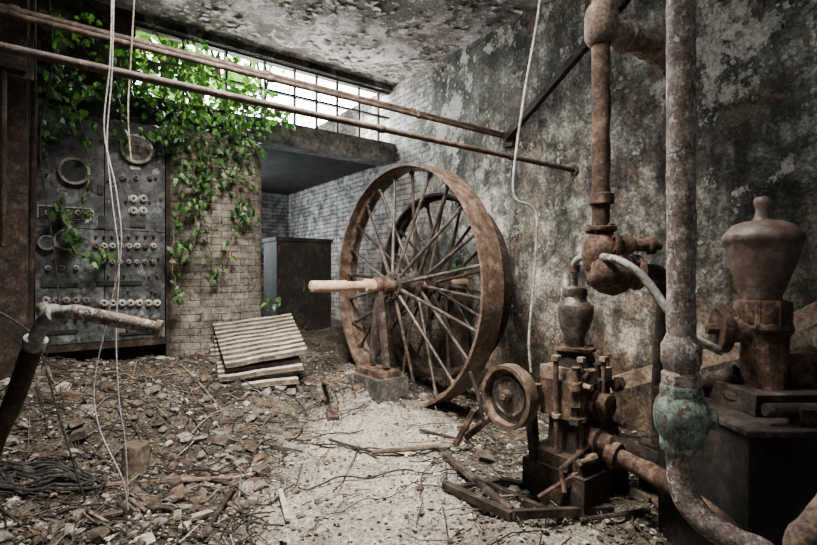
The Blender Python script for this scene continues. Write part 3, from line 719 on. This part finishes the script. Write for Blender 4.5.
# ------------------------------------------------------------------ ivy
leafshape=[(0,0),(.28,-.08),(.5,.18),(.34,.38),(.42,.62),(.16,.66),(0,1.05),(-.16,.66),(-.42,.62),(-.34,.38),(-.5,.18),(-.28,-.08)]
def leaf(b,p,s_,m,face=None):
    n=(face or (-B))+Vector((ru(-.8,.8),ru(-.8,.8),ru(-.2,1.0))); n.normalize()
    dn=Vector((ru(-.6,.6),ru(-.6,.6),-1)); dn=(dn-n*dn.dot(n)).normalized(); sd=n.cross(dn)
    vs=[p+sd*(x*s_)+dn*(y*s_)+n*(-abs(x)*.35*s_-.12*s_*y*y) for x,y in leafshape]+[p+dn*.45*s_]
    b.add(vs,[(12,i,(i+1)%12) for i in range(12)],m,False)
b=MB()
cl=[(165,75,45,120),(215,88,46,210),(250,108,34,150),(200,135,40,190),(235,150,28,90),(205,175,26,70),(160,125,22,30),(60,85,30,60),(45,130,16,24),(75,30,26,40),(275,112,14,35),(62,208,11,18),(72,240,9,12),(100,255,8,9),(243,212,12,20),(195,205,12,18),(215,275,9,12),(180,245,9,10),(270,300,10,10),(78,120,18,20),(130,60,24,45),(180,55,30,50),(112,85,18,18)]
for (x,y,r,n) in cl:
    for i in range(n):
        a=ru(0,6.28); q=r*rnd()**.6; py=y+q*math.sin(a)*.75; px=x+q*math.cos(a)*1.1
        v=ru(5.5,6.05) if py<165 else ru(5.5,5.66)
        if px<165: v=ru(5.6,5.86)
        p=onv(px,py,v)
        if p.z>4.3: continue
        leaf(b,p,ru(.04,.095),m_leaf)
vines=[[(60,30),(50,90),(42,140),(60,205),(75,250),(105,258)],[(180,70),(176,130),(180,190),(172,250),(178,300)],[(250,100),(235,150),(240,212),(222,270)],[(110,40),(118,100),(125,140)],[(150,60),(220,80),(290,125)],[(90,60),(150,90),(220,130),(262,150)],[(200,60),(205,130),(200,200),(215,278)],[(30,60),(80,90),(140,70),(210,60)],[(185,140),(150,150),(110,130)],[(40,10),(100,60),(160,100),(230,110)],[(70,100),(90,160),(80,215)],[(150,20),(190,90),(260,140)],[(225,130),(248,180),(252,225)],[(190,140),(196,220),(188,262)]]
for vn in vines:
    pts=smooth_path([onv(x,y,5.6 if y>150 else 5.75) for x,y in vn],8); pts=[p+Vector((ru(-.02,.02),ru(-.02,.02),ru(-.02,.02))) for p in pts]
    b.tube(pts,.007,m_wood,6)
    for p in pts:
        for _ in range(2):
            if rnd()<.55 and p.z<4.3: leaf(b,p+Vector((ru(-.06,.06),ru(-.03,.03),ru(-.06,.06))),ru(.04,.09),m_leaf)
b.build('ivy')
b=MB()
for i in range(3600):
    u=ru(.2,2.7)+ (ru(0,1.2) if rnd()<.04 else 0); v=ru(6.9,8.6); z=ru(3.45,5.4)
    if noise.noise(Vector((u*2.2,v*1.5,z*2.2)))<-.02: continue
    leaf(b,W(u,v,z),ru(.07,.14),m_tree)
for i in range(24):
    u=ru(.3,2.9); b.tube(smooth_path([W(u,7.6,3.42),W(u+ru(-.2,.2),7.5,4.2),W(u+ru(-.4,.4),7.4,5.2)],4),.02,m_wood,6)
b.build('outdoor_shrub')
b=MB()
for i in range(60):
    p=W(ru(2.3,2.8),ru(6.0,6.5),0); p=ground(p,ru(.0,.24)); leaf(b,p,ru(.04,.08),m_leaf)
for i in range(6): b.tube([ground(W(2.5+i*.05,6.3,0)),ground(W(2.4+i*.1,6.25,0),.3)],.005,m_wood,5)
b.build('seedling_ivy')
b=MB()
b.tube([onu(455,300,4.24),onu(452,275,4.24),onu(458,260,4.24)],.005,m_wood,5)
for (px,py) in ((455,262),(448,272),(462,276)):
    for i in range(10): leaf(b,onu(px+ru(-6,6),py+ru(-5,5),4.2),ru(.05,.1),m_leaf,-A)
b.build('wall_fern')

# ------------------------------------------------------------------ light : hazy sky, brighter towards the sun side
w=bpy.data.worlds.new('overcast_sky'); bpy.context.scene.world=w; w.use_nodes=True
wt=w.node_tree; bg=wt.nodes['Background']
tc=wt.nodes.new('ShaderNodeTexCoord'); dp=wt.nodes.new('ShaderNodeVectorMath'); dp.operation='DOT_PRODUCT'
sd=(B*.85+A*.3+Z*.45).normalized(); dp.inputs[1].default_value=sd; wt.links.new(tc.outputs['Generated'],dp.inputs[0])
mx=wt.nodes.new('ShaderNodeMath'); mx.operation='MAXIMUM'; mx.inputs[1].default_value=0; wt.links.new(dp.outputs['Value'],mx.inputs[0])
pw=wt.nodes.new('ShaderNodeMath'); pw.operation='POWER'; pw.inputs[1].default_value=5; wt.links.new(mx.outputs[0],pw.inputs[0])
ml=wt.nodes.new('ShaderNodeMath'); ml.operation='MULTIPLY_ADD'; ml.inputs[1].default_value=34.0; ml.inputs[2].default_value=.85; wt.links.new(pw.outputs[0],ml.inputs[0])
bg.inputs[0].default_value=(.92,.98,1.0,1); wt.links.new(ml.outputs[0],bg.inputs[1])
def area(name,loc,tgt,sx,sy,e,col,spread=180):
    l=bpy.data.lights.new(name,'AREA'); l.shape='RECTANGLE'; l.size=sx;l.size_y=sy;l.energy=e;l.color=col; l.spread=math.radians(spread)
    o=bpy.data.objects.new(name,l); o.location=loc; o.rotation_euler=(Vector(tgt)-Vector(loc)).to_track_quat('-Z','Y').to_euler(); bpy.context.collection.objects.link(o)
area('added_overhead_light',W(1.0,2.2,4.5),W(2.3,3.9,.3),1.1,1.1,330,(1,.93,.83),100)  # added lamp at the invented ceiling gap, brightens the middle of the floor
area('window_daylight',W(2.8,6.75,4.3),W(2.9,3.0,.6),2.6,.8,300,(.88,1,.97))
area('added_ceiling_uplight',W(3.0,7.4,3.6),W(2.4,4.2,4.7),2.4,.6,280,(1,.98,.98))  # added lamp outside the window, aimed up to brighten the ceiling
area('added_annex_light',W(2.0,8.7,2.4),W(4.3,7.0,2.2),1.4,1.2,110,(.8,.92,1))  # added lamp at a made-up side opening, brightens the annex brick
cam=bpy.data.cameras.new('camera'); co=bpy.data.objects.new('camera',cam); bpy.context.collection.objects.link(co)
co.location=(0,0,H); co.rotation_euler=(math.pi/2,0,0); cam.sensor_width=36; cam.lens=36*F/817; cam.clip_start=.05
bpy.context.scene.camera=co
